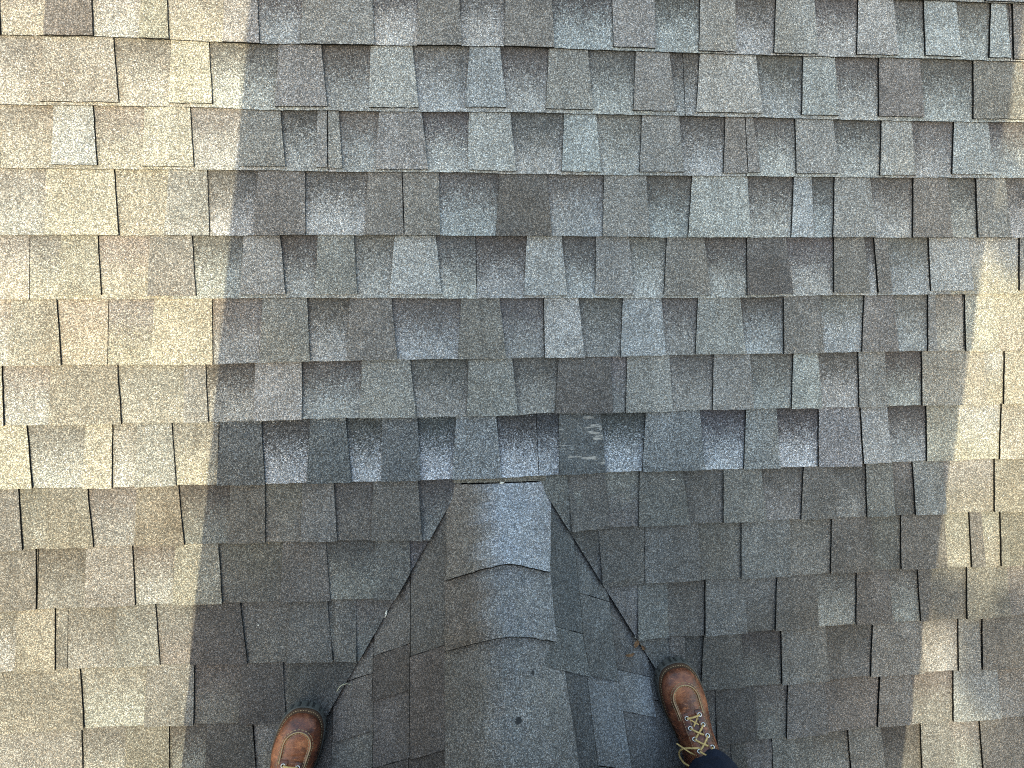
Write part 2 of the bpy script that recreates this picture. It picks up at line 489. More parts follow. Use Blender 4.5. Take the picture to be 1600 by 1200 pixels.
for k, (cname, line, tabs, joints) in enumerate(COURSES):
    rnd = random.Random(100 + k)
    line = [(a / 1000, b / 1000) for a, b in line]
    vend = -k * E
    line = [(UL - 0.35, vend + (line[0][1] - vend) * 0.3)] + line + [(UR + 0.35, vend + (line[-1][1] - vend) * 0.3)]
    vb, sf, nb = course_fns(line, k)
    T = []
    for t in tabs.split():
        a, b, c, d, tone = t.split(',')
        T.append([float(a) / 1000, float(b) / 1000, float(c) / 1000, float(d) / 1000, tone])
    J = [(a / 1000, b / 1000) for a, b in joints]
    T = [t for t in T if t[3] > UL and t[1] < UR + 0.1]
    # split tabs that a joint runs through
    T2 = []
    for t in T:
        cutj = [j for j in J if t[1] + 0.008 < j[1] < t[3] - 0.008]
        if cutj:
            j = cutj[0]
            T2.append([t[0], t[1], j[0] - 0.001, j[1] - 0.001, t[4]])
            T2.append([j[0] + 0.001, j[1] + 0.001, t[2], t[3], t[4]])
        else:
            T2.append(t)
    T = T2
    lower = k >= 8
    row_end[k] = (min(UL, T[0][1] - 0.02), max(UR, T[-1][3] + 0.02), line)
    uL, uR = row_end[k][0], row_end[k][1]
    ends = [(uL, uL)] + J + [(uR, uR)]
    if lower:
        mid = UC
        ends = sorted(ends + [(mid, mid)])
    newrow = cname == 'H'
    for (a0, a1), (b0, b1) in zip(ends, ends[1:]):
        side = None
        if lower:
            side = 'L' if (a1 + b1) / 2 < UC else 'R'
        fresh = newrow and a1 > -0.6 and b1 < 1.1
        gm = M_NEW if fresh else M_GRAN
        mine = [t for t in T if a1 - 0.004 <= (t[1] + t[3]) / 2 <= b1 + 0.004]
        # base layer: one strip, a colour field for every gap between tabs
        cuts = [a1 + 0.0008] + [(t[1] + t[3]) / 2 for t in mine] + [b1 - 0.0008]
        buf = Buf()
        for c0, c1 in zip(cuts, cuts[1:]):
            if c1 - c0 < 0.004: continue
            um = (c0 + c1) / 2
            if fresh:
                lo, hi = jit((0.31, 0.325, 0.345), .06, rnd), jit((0.062, 0.063, 0.064), .2, rnd)
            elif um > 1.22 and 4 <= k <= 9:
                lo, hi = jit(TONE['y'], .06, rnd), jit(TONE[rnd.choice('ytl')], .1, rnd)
            elif lower:
                lo = jit(TONE[rnd.choice('mmwl' if um > 0.9 or um < -.55 else 'mw')], .12, rnd)
                hi = jit(TONE[rnd.choice('wwdm')], .12, rnd)
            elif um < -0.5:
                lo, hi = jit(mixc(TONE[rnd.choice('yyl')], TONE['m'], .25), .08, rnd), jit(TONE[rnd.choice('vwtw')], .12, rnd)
            else:
                lo, hi = jit(TONE[rnd.choice('llb')], .08, rnd), tuple(.84 * x for x in jit(TONE[rnd.choice('dddw')], .14, rnd))
                if cname in 'FG' and 0.0 < um < 0.75:
                    lo = mixc(lo, TONE['w'], 0.55)
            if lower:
                lo, hi = tuple(.70 * x for x in lo), tuple(.68 * x for x in hi)  # lower courses coloured darker to stand in for deeper shade near the boots
            xs = [c0] + [p[0] for p in line if c0 < p[0] < c1] + [c1]
            bot = rough_edge([(x, vb(x)) for x in xs], 0.014, 0.0009, rnd)
            poly = bot + [(c1 + (b0 - b1 if c1 > b1 - .002 else 0), vb(c1) + 1.2 * E), (c0 + (a0 - a1 if c0 < a1 + .002 else 0), vb(c0) + 1.2 * E)]
            n_before = len(poly)
            cutv = bool(side) and min(VAL[side](*pt) for pt in poly) < 0
            if side: poly = clip(poly, VAL[side])
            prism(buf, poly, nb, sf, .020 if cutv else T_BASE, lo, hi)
        if not buf.f: continue
        sh = buf.build("shingle", [gm, M_CUT], roof)
        # tabs laminated on top
        drop = {'B': .008, 'C': .007, 'E': .008, 'A': .005}.get(cname, 0.0012)
        for t in mine:
            lt, lb, rt, rb, tone = t
            lift0, lift1 = rnd.uniform(0, .0022), rnd.uniform(0, .0022)
            dv = drop * rnd.uniform(.7, 1.2) if drop > .002 else rnd.uniform(-.0012, .0002)
            if cname == 'A' and lb < 0.35: dv = -.0008
            def ntab(u, v, lt=lt, rb=rb, lb=lb, l0=lift0, l1=lift1):
                s = sf(u, v); w = min(1, max(0, (u - lb) / max(.01, rb - lb)))
                return nb(u, v) + T_TAB + lerp(l0, l1, w) * max(0, 1 - s) ** 1.5
            xs = [lb] + [p[0] for p in line if lb + .003 < p[0] < rb - .003] + [rb]
            bot = [(x, vb(x) + dv) for x in xs]
            ext = 1.2
            ltx, rtx = lb + (lt - lb) * ext, rb + (rt - rb) * ext
            ring = bot + [(rtx, vb(rb) + ext * E), (ltx, vb(lb) + ext * E)]
            pts = rough_edge(bot, 0.012, 0.0008, rnd)[:-1] + rough_edge([bot[-1], ring[-2]], 0.02, 0.0006, rnd) + rough_edge([ring[-1], bot[0]], 0.02, 0.0006, rnd)[:-1]
            poly = pts
            if side: poly = clip(poly, VAL[side])
            if len(poly) < 3: continue
            c = jit(TONE[tone], .07, rnd)
            if lower: c = tuple(.69 * x for x in c)  # tabs of the lower courses get the same painted-in shade
            tb = Buf()
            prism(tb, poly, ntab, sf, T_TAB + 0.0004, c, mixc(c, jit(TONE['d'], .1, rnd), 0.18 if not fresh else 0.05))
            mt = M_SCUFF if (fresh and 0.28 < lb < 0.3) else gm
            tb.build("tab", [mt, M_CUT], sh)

# shingles that lie outside the photograph: the same courses carried on in every direction
field = Buf()
for k in range(-13, 29):
    rnd = random.Random(500 + k)
    vend = -k * E
    kf = .70 if k >= 8 else 1.0  # carries the shade painted into the lower courses on outwards
    spans = [(-3.3, 3.9)]
    if k in row_end:
        spans = [(-3.3, row_end[k][0]), (row_end[k][1], 3.9)]
    for s0, s1 in spans:
        u = s0 + rnd.uniform(0, .1)
        us = []
        while u < s1 - .03:
            w = rnd.uniform(.07, .13)
            us.append((u, min(u + w, s1)))
            u += w + rnd.uniform(.06, .11)
        vb = lambda x: vend
        sf = lambda x, y: (y - vend) / E
        nb = lambda x, y: N_BASE0 - N_SLOPE * sf(x, y)
        nt = lambda x, y: nb(x, y) + T_TAB
        sides = ('L', 'R') if k >= 8 else (None,)
        cuts = [s0] + [(a + b) / 2 for a, b in us] + [s1]
        for sd in sides:
            for c0, c1 in zip(cuts, cuts[1:]):
                poly = [(c0, vend), (c1, vend), (c1, vend + 1.2 * E), (c0, vend + 1.2 * E)]
                if sd: poly = clip(poly, VAL[sd])
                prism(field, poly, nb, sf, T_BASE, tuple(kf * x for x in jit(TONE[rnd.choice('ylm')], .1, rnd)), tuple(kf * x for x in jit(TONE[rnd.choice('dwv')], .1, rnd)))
            for a, b in us:
                poly = [(a, vend + .002), (b, vend + .002), (b - .008, vend + 1.2 * E), (a + .006, vend + 1.2 * E)]
                if sd: poly = clip(poly, VAL[sd])
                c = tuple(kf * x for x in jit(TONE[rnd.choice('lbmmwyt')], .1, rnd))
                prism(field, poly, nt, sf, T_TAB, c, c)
tag(field.build("shingle_field", [M_GRAN, M_CUT], roof), kind="stuff")

# ------------------------------------------------------------------ the small ridge roof (cricket)
ridge = empty("ridge_roof", ROOF)
tag(ridge, "small shingled ridge roof with rounded cap shingles running down between the boots", "roof")
VB = -2.42                                    # where it meets the chimney


def surf_patch(buf, x0f, x1f, va, vb_, k, side, off0, off1, thick, t1, t2, nx=6, nv=6, mat=0, wob=0.0, rnd=R):
    """patch that follows the ridge roof: x0f..x1f away from the ridge (functions of the step down), between v = va - k*|x| and v = vb - k*|x|; offset off0 at the ridge side, off1 at the butt"""
    top, bot = [], []
    for i in range(nv + 1):
        ti = i / nv
        r0, r1 = x0f(ti), x1f(ti)
        row, rb = [], []
        for j in range(nx + 1):
            tj = j / nx
            x = lerp(r0, r1, tj)
            if j == nx and 0 < i < nv: x += rnd.uniform(-wob, wob)
            v = lerp(va, vb_, ti) - k * x
            if i == nv and 0 < j < nx: v += rnd.uniform(-wob, wob)
            u = UC + side * x
            n = cricket_n(u, v) + lerp(off0, off1, tj) + 0.0050 * ti * ti
            row.append(buf.vert((u, v, n), 1 - tj)); rb.append(buf.vert((u + (side * .002 if j == nx else 0), v - (.0032 if i == nv else 0), n - thick), 0))
        top.append(row); bot.append(rb)
    for i in range(nv):
        for j in range(nx):
            q = (top[i][j], top[i][j + 1], top[i + 1][j + 1], top[i + 1][j])
            buf.face(q if side < 0 else tuple(reversed(q)), mat, t1, t2)
    ringT = [top[0][j] for j in range(nx + 1)] + [top[i][nx] for i in range(1, nv + 1)] + [top[nv][j] for j in range(nx - 1, -1, -1)] + [top[i][0] for i in range(nv - 1, 0, -1)]
    ringB = [bot[0][j] for j in range(nx + 1)] + [bot[i][nx] for i in range(1, nv + 1)] + [bot[nv][j] for j in range(nx - 1, -1, -1)] + [bot[i][0] for i in range(nv - 1, 0, -1)]
    m = len(ringT)
    for i in range(m):
        j = (i + 1) % m
        q = (ringT[i], ringB[i], ringB[j], ringT[j])
        buf.face(q if side < 0 else tuple(reversed(q)), 1, t1, t2)


DKL = [(0.092, 0.076, 0.066), (0.118, 0.101, 0.090), (0.146, 0.132, 0.118)]  # left slope: its darker, browner shading is put into the colour
DKR = [(0.135, 0.137, 0.136), (0.165, 0.170, 0.172), (0.180, 0.186, 0.190), (0.105, 0.107, 0.108)]  # right slope: paler, bluish sky light is put into the colour
const = lambda a: (lambda t: a)
KS = 0.52
# left slope: courses by distance of their butt from the ridge; list of cuts c (v = c - KS*x)
rnd = random.Random(31)
def slope_course(side, x0, x1, cuts, offs, pal, x1b=None):
    for i, (c0, c1) in enumerate(zip(cuts, cuts[1:])):
        b = Buf()
        xa = x1 + rnd.uniform(-.002, .003) + (x1b[i] if x1b else 0)
        xb = xa + (0.012 if x1b and x1b[i] else rnd.uniform(-.002, .004))
        a = jit(pal[rnd.randrange(len(pal))], .08, rnd)
        big = max(2, int((c0 - c1) / .03))
        o = offs + (i % 2) * 0.0030
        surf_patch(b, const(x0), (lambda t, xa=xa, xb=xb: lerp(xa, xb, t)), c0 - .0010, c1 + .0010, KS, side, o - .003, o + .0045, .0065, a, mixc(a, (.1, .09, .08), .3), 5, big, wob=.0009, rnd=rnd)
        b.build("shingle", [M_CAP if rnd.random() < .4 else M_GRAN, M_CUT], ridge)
slope_course(-1, .08, .2225, [-1.005, -1.287, -1.476, -1.70, -1.93, -2.16, -2.35], .0065, DKL)
slope_course(-1, .195, .310, [-1.05, -1.264, -1.352, -1.478, -1.72, -1.98, -2.24], .0045, DKL)
slope_course(-1, .285, .412, [-1.1, -1.300, -1.411, -1.60, -1.84, -2.08, -2.2], .0025, DKL)
slope_course(-1, .39, .52, [-1.15, -1.36, -1.55, -1.80, -2.10, -2.15], .001, DKL)
slope_course(-1, .50, .64, [-1.25, -1.5, -1.8, -2.1], .0, DKL)
slope_course(-1, .62, .80, [-1.35, -1.6, -2.0], -.001, DKL)
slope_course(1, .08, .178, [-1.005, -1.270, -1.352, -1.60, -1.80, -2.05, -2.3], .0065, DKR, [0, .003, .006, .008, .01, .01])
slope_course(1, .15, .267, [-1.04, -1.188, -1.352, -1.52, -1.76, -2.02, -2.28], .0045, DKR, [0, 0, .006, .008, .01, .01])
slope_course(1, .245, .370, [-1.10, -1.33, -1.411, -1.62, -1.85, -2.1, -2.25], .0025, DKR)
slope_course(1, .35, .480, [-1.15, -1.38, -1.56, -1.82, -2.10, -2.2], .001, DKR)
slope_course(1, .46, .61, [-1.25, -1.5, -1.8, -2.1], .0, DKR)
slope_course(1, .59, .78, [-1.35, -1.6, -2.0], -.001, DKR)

# underlay that closes the surface
ub = Buf()
rows = []
for i in range(30):
    v = lerp(-1.03, VB, i / 29)
    h = half(v) + .02
    rows.append([ub.vert((UC + h * (j / 8 - 1), v, cricket_n(UC + h * (j / 8 - 1), v) - .0045)) for j in range(17)])
for a, b_ in zip(rows, rows[1:]):
    for j in range(16):
        ub.face((a[j], b_[j], b_[j + 1], a[j + 1]))
ub.build("underlay", [M_DECK], ridge)


# cap shingles bent over the ridge: (v of the crest at the top, v of the crest at the butt, left and right edges at top and butt)
def cap_shingle(vt, vbt, xl0, xl1, xr0, xr1, t_left, t_right, lift, first=False):
    b = Buf()
    nx, nv = 24, 9
    top, bot = [], []
    for i in range(nv + 1):
        ti = i / nv
        xl, xr = lerp(xl0, xl1, ti), lerp(xr0, xr1, ti)
        row, rb = [], []
        for j in range(nx + 1):
            x = lerp(-xl, xr, j / nx)
            if j in (0, nx) and 0 < i < nv: x += rnd.uniform(-.0012, .0012)
            bend = 0.46 * (math.sqrt(x * x + .035 ** 2) - .035) * (sstep(0, .5, ti) if first else 1)
            v = lerp(vt, vbt, ti) - bend + (rnd.uniform(-.0012, .0012) if i == nv else 0)
            u = UC + x
            if first:
                lim = half(v) + .012
                u = UC + max(-lim, min(lim, x))
            n = cricket_n(u, v) + .0075 + lift * (.45 * ti + .55 * ti ** 4) + 0.0012 * math.sin(x * 60 + vt * 90)
            if first: n = min(n, max(-.0062, -.0062 + (-1.018 - v) * 1.6)) if v > -1.06 else n
            row.append(b.vert((u, v, n), 0.25 + 0.5 * (1 - ti))); rb.append(b.vert((u, v - (.0055 if i == nv else 0), n - .0085), 0))
        top.append(row); bot.append(rb)
    for i in range(nv):
        for j in range(nx):
            t = sstep(.18, .58, (j + .5) / nx + .05 * math.sin(i * 1.7 + vt * 40))
            c = jit(mixc(t_left, t_right, t), .03, rnd)  # brown weathering plus painted shading: left of the crest darker, right lighter
            b.face((top[i][j], top[i + 1][j], top[i + 1][j + 1], top[i][j + 1]), 0, c, mixc(c, (.13, .12, .11), .25))
    ringT = [r[0] for r in top] + top[nv][1:] + [top[i][nx] for i in range(nv - 1, -1, -1)] + list(reversed(top[0][1:nx]))
    ringB = [r[0] for r in bot] + bot[nv][1:] + [bot[i][nx] for i in range(nv - 1, -1, -1)] + list(reversed(bot[0][1:nx]))
    m = len(ringT)
    for i in range(m):
        j = (i + 1) % m
        b.face((ringT[j], ringT[i], ringB[i], ringB[j]), 1)
    return b.build("ridge_cap", [M_CAP, M_CUT], ridge)


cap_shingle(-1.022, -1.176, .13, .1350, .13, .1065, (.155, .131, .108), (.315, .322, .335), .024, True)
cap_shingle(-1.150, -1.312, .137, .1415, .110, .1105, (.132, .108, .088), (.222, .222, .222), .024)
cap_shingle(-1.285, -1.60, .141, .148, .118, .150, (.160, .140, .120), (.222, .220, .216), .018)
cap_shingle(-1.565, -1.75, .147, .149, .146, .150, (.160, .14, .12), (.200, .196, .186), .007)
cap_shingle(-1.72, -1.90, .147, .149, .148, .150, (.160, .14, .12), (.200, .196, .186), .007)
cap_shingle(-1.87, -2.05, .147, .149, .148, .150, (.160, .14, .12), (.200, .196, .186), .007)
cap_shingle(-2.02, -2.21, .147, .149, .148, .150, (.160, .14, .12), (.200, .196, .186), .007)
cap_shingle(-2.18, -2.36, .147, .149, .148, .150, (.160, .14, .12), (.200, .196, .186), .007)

# sliver of shingle peeping out under the course above the ridge end
b = Buf()
pl = rough_edge([(0.030, -1.0185), (0.14, -1.0200), (0.256, -1.0200)], .012, .0007, rnd) + [(0.256, -.99), (0.030, -.99)]
prism(b, pl, lambda u, v: -.0049, lambda u, v: .4, .004, (.165, .150, .120), (.15, .135, .11))
b.build("shingle_sliver", [M_GRAN, M_CUT], ridge)

M_TAR = plain('tar', (0.045, 0.044, 0.043), 0.8, 0.3, var=0.4, vscale=300.0)
# dark tar spots where the grains are gone from the long cap
for su, sv, sr in ((.191, -1.395, .004), (.152, -1.470, .0065)):
    b = Buf()
    ring = [(su + math.cos(a) * sr * rnd.uniform(.6, 1.2), sv + math.sin(a) * sr * rnd.uniform(.6, 1.2)) for a in [2 * math.pi * k / 12 for k in range(12)]]
    prism(b, ring, lambda u, v: cricket_n(u, v) + .0075 + .018 * .45 * max(0, min(1, (-1.285 - v) / .315)) + .0022, lambda u, v: 0, .003, (.02, .02, .02), (.02, .02, .02), 0, 0)
    b.build("tar_spot", [M_TAR], ridge)

# ------------------------------------------------------------------ ground and chimney
g = NT("lawn")
gz = g.noise(3.0, 5.0, 0.6)
g.l(g.ramp(gz, [(0.3, (0.035, 0.06, 0.02)), (0.7, (0.075, 0.10, 0.035))]), g.b.inputs["Base Color"])
g.b.inputs["Roughness"].default_value = 0.95
gb = Buf()
box(gb, (-400, -400, -0.3), (400, 400, 0.0))
tag(gb.build("ground", [g.mat]), kind="structure")


def W(u, v, n=0.0): return ROOF @ Vector((u, v, n))


M_WALL = plain("house_siding", (0.42, 0.40, 0.36), 0.8, 0.2, var=0.12, vscale=3.0)
wall = Buf()
c0, c1 = W(0, -4.15, -.17), W(0, 1.95, -.17)
for x0, x1 in ((-3.2, -3.05), (3.65, 3.8)):
    i = [wall.vert(p) for p in ((x0, c0.y, 0), (x1, c0.y, 0), (x1, c1.y, 0), (x0, c1.y, 0), (x0, c0.y, c0.z), (x1, c0.y, c0.z), (x1, c1.y, c1.z), (x0, c1.y, c1.z))]
    for q in ((3, 2, 1, 0), (4, 5, 6, 7), (0, 1, 5, 4), (1, 2, 6, 5), (2, 3, 7, 6), (3, 0, 4, 7)):
        wall.face([i[k] for k in q])
box(wall, (-3.05, c0.y, 0), (3.65, c0.y + .15, c0.z))
box(wall, (-3.05, c1.y - .15, 0), (3.65, c1.y, c1.z - .1))
tag(wall.build("house_wall", [M_WALL]), kind="structure")

M_CHIM = plain("chimney_board_paint", (0.13, 0.11, 0.095), 0.75, 0.25, var=0.15, vscale=6.0)
M_METAL = plain("galvanised_steel", (0.45, 0.45, 0.46), 0.4, 0.5, 1.0, var=0.1)
CX0, CX1 = -0.729, 1.005
CY1 = W(0, VB).y
CY0 = CY1 - 0.90
CZ0, CZ1 = W(0, VB).z - 0.62, W(0, VB).z + 1.40 + 3.35 * math.tan(SUN_EL)
chim = empty("chimney", Matrix.Translation(((CX0 + CX1) / 2, (CY0 + CY1) / 2, CZ0)))
tag(chim, "wide board-clad chimney standing at the foot of the small ridge roof", "chimney")
ox, oy, oz = chim.location


def cbox(name, lo, hi, mat, parent=chim):
    b = Buf()
    box(b, (lo[0] - ox, lo[1] - oy, lo[2] - oz), (hi[0] - ox, hi[1] - oy, hi[2] - oz))
    return b.build(name, [mat], parent)


cbox("core", (CX0 + .012, CY0 + .012, CZ0), (CX1 - .012, CY1 - .012, CZ1 - .01), M_CHIM)
for x in (CX0, CX1 - .09):
    for y in (CY0, CY1 - .09):
        cbox("corner_board", (x, y, CZ0), (x + .09, y + .09, CZ1 - .004), M_CHIM)
z = CZ0
while z < CZ1 - .18:
    b = Buf()
    zz = z - oz
    for (xa, ya), (xb, yb), nrm in (((CX0 + .09, CY1 - .012), (CX1 - .09, CY1 - .012), (0, 1)), ((CX1 - .09, CY0 + .012), (CX0 + .09, CY0 + .012), (0, -1)),
                                   ((CX0 + .012, CY0 + .09), (CX0 + .012, CY1 - .09), (-1, 0)), ((CX1 - .012, CY1 - .09), (CX1 - .012, CY0 + .09), (1, 0))):
        p = [(xa - ox, ya - oy), (xb - ox, yb - oy)]
        q = [b.vert((x + nrm[0] * .009, y + nrm[1] * .009, zz)) for x, y in p] + [b.vert((x + nrm[0] * .001, y + nrm[1] * .001, zz + .178)) for x, y in reversed(p)]
        r = [b.vert((x, y, zz)) for x, y in p]
        b.face(q); b.face((q[0], q[1], r[1], r[0]))
    b.build("lap_board", [M_CHIM], chim)
    z += .18
cbox("cap_plate", (CX0 - .05, CY0 - .0, CZ1), (CX1 + .0, CY1 + .0, CZ1 + .05), M_METAL)
b = Buf()
tube(b, [(0.0, 0.0, CZ1 + .051 - oz), (0, 0, CZ1 + .45 - oz)], .16, 24)
b.build("flue", [M_METAL], chim)

# ------------------------------------------------------------------ leather for the boots
def leather(name, c_dark, c_mid, c_light, rough=0.42):
    g = NT(name)
    n1 = g.noise(22.0, 5.0, 0.62); n2 = g.noise(70.0, 4.0, 0.65); n3 = g.noise(9.0, 2.0)
    col = g.ramp(g.math('ADD', g.math('MULTIPLY', n1, 0.7), g.math('MULTIPLY', n2, 0.3)), [(0.38, c_dark), (0.51, c_mid), (0.64, c_light)])
    scr = g.noise(1.0, 3.0, 0.7, vec=g.scaled(60, 200, 90))
    col = g.mix(g.ramp(scr, [(0.58, 0.0), (0.68, 0.5)]), col, tuple(min(1, x * 1.7) for x in c_light))
    dst = g.noise(130.0, 4.0, 0.7)
    col = g.mix(g.ramp(dst, [(0.60, 0.0), (0.74, 0.4)]), col, (0.20, 0.17, 0.14))
    col = g.mix(g.ramp(g.noise(38.0, 3.0, 0.6), [(0.30, 0.75), (0.42, 0.0)]), col, tuple(x * .7 for x in c_dark))
    g.l(col, g.b.inputs["Base Color"])
    g.l(g.ramp(n1, [(0.3, rough - .02), (0.7, rough + .28)]), g.b.inputs["Roughness"])
    g.b.inputs["Specular IOR Level"].default_value = 0.6
    g.b.inputs["Coat Weight"].default_value = 0.12
    g.b.inputs["Coat Roughness"].default_value = 0.28
    g.bump(g.math('ADD', n2, g.math('MULTIPLY', g.noise(420.0, 2.0), 0.35)), 0.6, 0.002)
    return g.mat


M_LEA = leather("oiled_brown_leather", (0.055, 0.017, 0.010), (0.190, 0.055, 0.022), (0.36, 0.130, 0.054), .34)
M_PLUG = leather("worn_vamp_leather", (0.110, 0.036, 0.016), (0.275, 0.086, 0.030), (0.44, 0.165, 0.065), .42)
M_RUB = plain("dusty_rubber", (0.125, 0.120, 0.105), 0.85, 0.3, var=0.35, vscale=60.0, bump=.4)
M_WELT = plain("stained_welt", (0.09, 0.05, 0.028), 0.7, 0.3, var=0.4, vscale=80.0)
M_THREAD = plain("tan_thread", (0.52, 0.38, 0.21), 0.8, 0.2, var=0.3, vscale=120.0)
M_LACE = plain("yellow_lace", (0.82, 0.56, 0.22), 0.65, 0.3, var=0.45, vscale=90.0)
M_EYE = plain("nickel_eyelet", (0.75, 0.74, 0.70), 0.3, 0.5, 1.0)
M_HOLE = plain("eyelet_hole", (0.008, 0.007, 0.006), 0.9, 0.1)

WU = [(.007, 0), (.0085, .013), (.012, .0225), (.018, .0305), (.03, .039), (.05, .0462), (.08, .0505), (.10, .051), (.13, .0475), (.17, .042), (.21, .0405), (.25, .040), (.28, .034), (.294, .021), (.300, 0)]
HU = [(.007, 0.0395), (.012, 0.0535), (.02, 0.0625), (.035, 0.0710), (.055, 0.0755), (.08, 0.0790), (.10, 0.0835), (.12, 0.0915), (.15, 0.1115), (.18, 0.1385), (.205, 0.1645), (.225, 0.1805), (.30, 0.1845)]
WS = [(-.005, 0), (-.0038, .013), (0, .0250), (.008, .0355), (.022, .0450), (.043, .0525), (.075, .0565), (.1, .0572), (.13, .0535), (.17, .0470), (.21, .0445), (.25, .0445), (.285, .038), (.301, .025), (.307, .012), (.309, 0)]
Z0 = 0.0395


def make_boot(name, toe_uv, ang, sx, parent, label):
    """moc-toe lace-up work boot; local x to the right, y towards the toe, flat on the roof; sx = 1 right, -1 left"""
    B = Matrix.Translation((toe_uv[0], toe_uv[1], 0.003)) @ Matrix.Rotation(ang, 4, 'Z') @ Matrix.Rotation(math.radians(-1.5), 4, 'X')
    inv = parent.matrix_world.inverted() if parent else Matrix()
    root = empty(name)
    root.parent = parent
    root.matrix_local = inv @ ROOF @ B
    tag(root, label=label)
    cx = lambda t: sx * (-.007 * (1 - min(t, .11) / .11) + .004 * sstep(.1, .2, t))
    Wf = lambda t: smooth_interp(WU, t)
    Hf = lambda t: smooth_interp(HU, t)

    def dU(x, t):
        x = (x - cx(t)) - sx * -.001
        if t < .072: return (math.sqrt((x / .0305) ** 2 + ((.072 - t) / .036) ** 2) - 1) * .032
        return abs(x) - .0305 + (t - .072) * .06

    def crease(x, t):
        return (-.0011 * math.exp(-((t - .100 - .05 * x) / .004) ** 2) - .0009 * math.exp(-((t - .112 + .08 * x) / .0035) ** 2) - .0010 * math.exp(-((t - .090 + .22 * x) / .003) ** 2) + .0008 * math.exp(-((t - .084 + .1 * x) / .004) ** 2)) * math.exp(-(x / .04) ** 2) - .0012 * math.exp(-((t - .128 - .35 * abs(x)) / .0035) ** 2) - .0010 * math.exp(-((t - .142 - .3 * abs(x)) / .003) ** 2) + .0007 * math.sin(t * 160 + x * 90) * sstep(.09, .12, t)

    def top(x, t):
        w = max(Wf(t), 1e-4); xn = min(.9995, abs(x - cx(t)) / w)
        k = 2.35
        z = Z0 + (Hf(t) - Z0) * (1 - xn ** k) ** (1 / k)
        if .03 < t < .118:
            d = dU(x, t)
            fade = 1 - sstep(.104, .118, t)
            z += fade * (.0030 * math.exp(-(d / .0021) ** 2) + (-.0012 if d < -.001 else .0) * math.exp(-((d + .004) / .004) ** 2))
        return z + crease(x, t)

    up = Buf()
    ts = [.007 + (.293) * (i / 130) ** 1.25 for i in range(131)]
    NTH = 60
    rows = []
    for t in ts:
        w = Wf(t)
        row = []
        for j in range(NTH + 1):
            th = math.pi * j / NTH
            c, s_ = math.cos(th), math.sin(th)
            k = 2.35
            x = cx(t) - w * math.copysign(abs(c) ** (2 / k), c)
            z = top(x, t) if 0 < j < NTH and w > .002 else Z0
            bul = 1.0 + .035 * math.sin(min(1, (z - Z0) / .03) * math.pi) if w > .01 else 1
            row.append(up.vert((cx(t) + (x - cx(t)) * bul, -t, z)))
        rows.append(row)
    for i in range(len(ts) - 1):
        for j in range(NTH):
            xm = cx(ts[i]) - Wf(ts[i]) * math.copysign(abs(math.cos(math.pi * (j + .5) / NTH)) ** (2 / 2.35), math.cos(math.pi * (j + .5) / NTH))
            plug = .03 < ts[i] < .112 and dU(xm, ts[i]) < 0
            up.face((rows[i][j], rows[i + 1][j], rows[i + 1][j + 1], rows[i][j + 1]), 1 if plug else 0)
    up.build("upper", [M_LEA, M_PLUG], root, smooth=True)

    # outline of the sole
    def outline(inset=0.0):
        tt = [-.005 + .314 * (0.5 - 0.5 * math.cos(math.pi * i / 90)) for i in range(91)]
        Lp = [(cx(t) - smooth_interp(WS, t), -t) for t in tt]
        Rp = [(cx(t) + smooth_interp(WS, t), -t) for t in reversed(tt)][1:-1]
        raw = Lp + Rp
        # resample evenly
        per = [0]
        for a, b2 in zip(raw, raw[1:] + raw[:1]): per.append(per[-1] + math.hypot(b2[0] - a[0], b2[1] - a[1]))
        n = 330; out = []; k = 0
        for i in range(n):
            d = per[-1] * i / n
            while per[k + 1] < d: k += 1
            a, b2 = raw[k % len(raw)], raw[(k + 1) % len(raw)]
            f = (d - per[k]) / max(1e-9, per[k + 1] - per[k])
            out.append((lerp(a[0], b2[0], f), lerp(a[1], b2[1], f)))
        return out
    ol = outline()
    n = len(ol)
    nrm = []
    for i in range(n):
        a, b2 = ol[i - 2], ol[(i + 2) % n]
        tx, ty = b2[0] - a[0], b2[1] - a[1]
        d = math.hypot(tx, ty) or 1
        nrm.append((-ty / d, tx / d))
    c_in = sum((ol[i][0] - 0) * nrm[i][0] + (ol[i][1] + .15) * nrm[i][1] for i in range(n))
    sg = -1 if c_in > 0 else 1                   # inward normal

    def ring(buf, z, inset):
        return [buf.vert((ol[i][0] + sg * nrm[i][0] * (inset(i) if callable(inset) else inset), ol[i][1] + sg * nrm[i][1] * (inset(i) if callable(inset) else inset), z)) for i in range(n)]
    notch = lambda i: .0075 if (i % 9) in (0, 1) else (.0015 if (i % 9) in (2, 8) else 0.0)
    so = Buf()
    rs = [ring(so, 0.0, lambda i: .002 + notch(i)), ring(so, .003, notch), ring(so, .0280, notch), ring(so, .0290, 0.0003), ring(so, .0325, 0.0), ring(so, .0332, .0015)]
    for a, b2 in zip(rs, rs[1:]):
        for i in range(n):
            so.face((a[i], a[(i + 1) % n], b2[(i + 1) % n], b2[i]))
    so.face(tuple(rs[-1])); so.face(tuple(reversed(rs[0])))
    so.build("sole", [M_RUB], root)
    we = Buf()
    rs = [ring(we, .0334, .0022), ring(we, .0385, .0022), ring(we, .0397, .0034)]
    for a, b2 in zip(rs, rs[1:]):
        for i in range(n):
            we.face((a[i], a[(i + 1) % n], b2[(i + 1) % n], b2[i]))
    we.face(tuple(rs[-1]))
    we.build("welt", [M_WELT], root)

    # stitching: welt, and the raised U seam of the moc toe
    st = Buf()
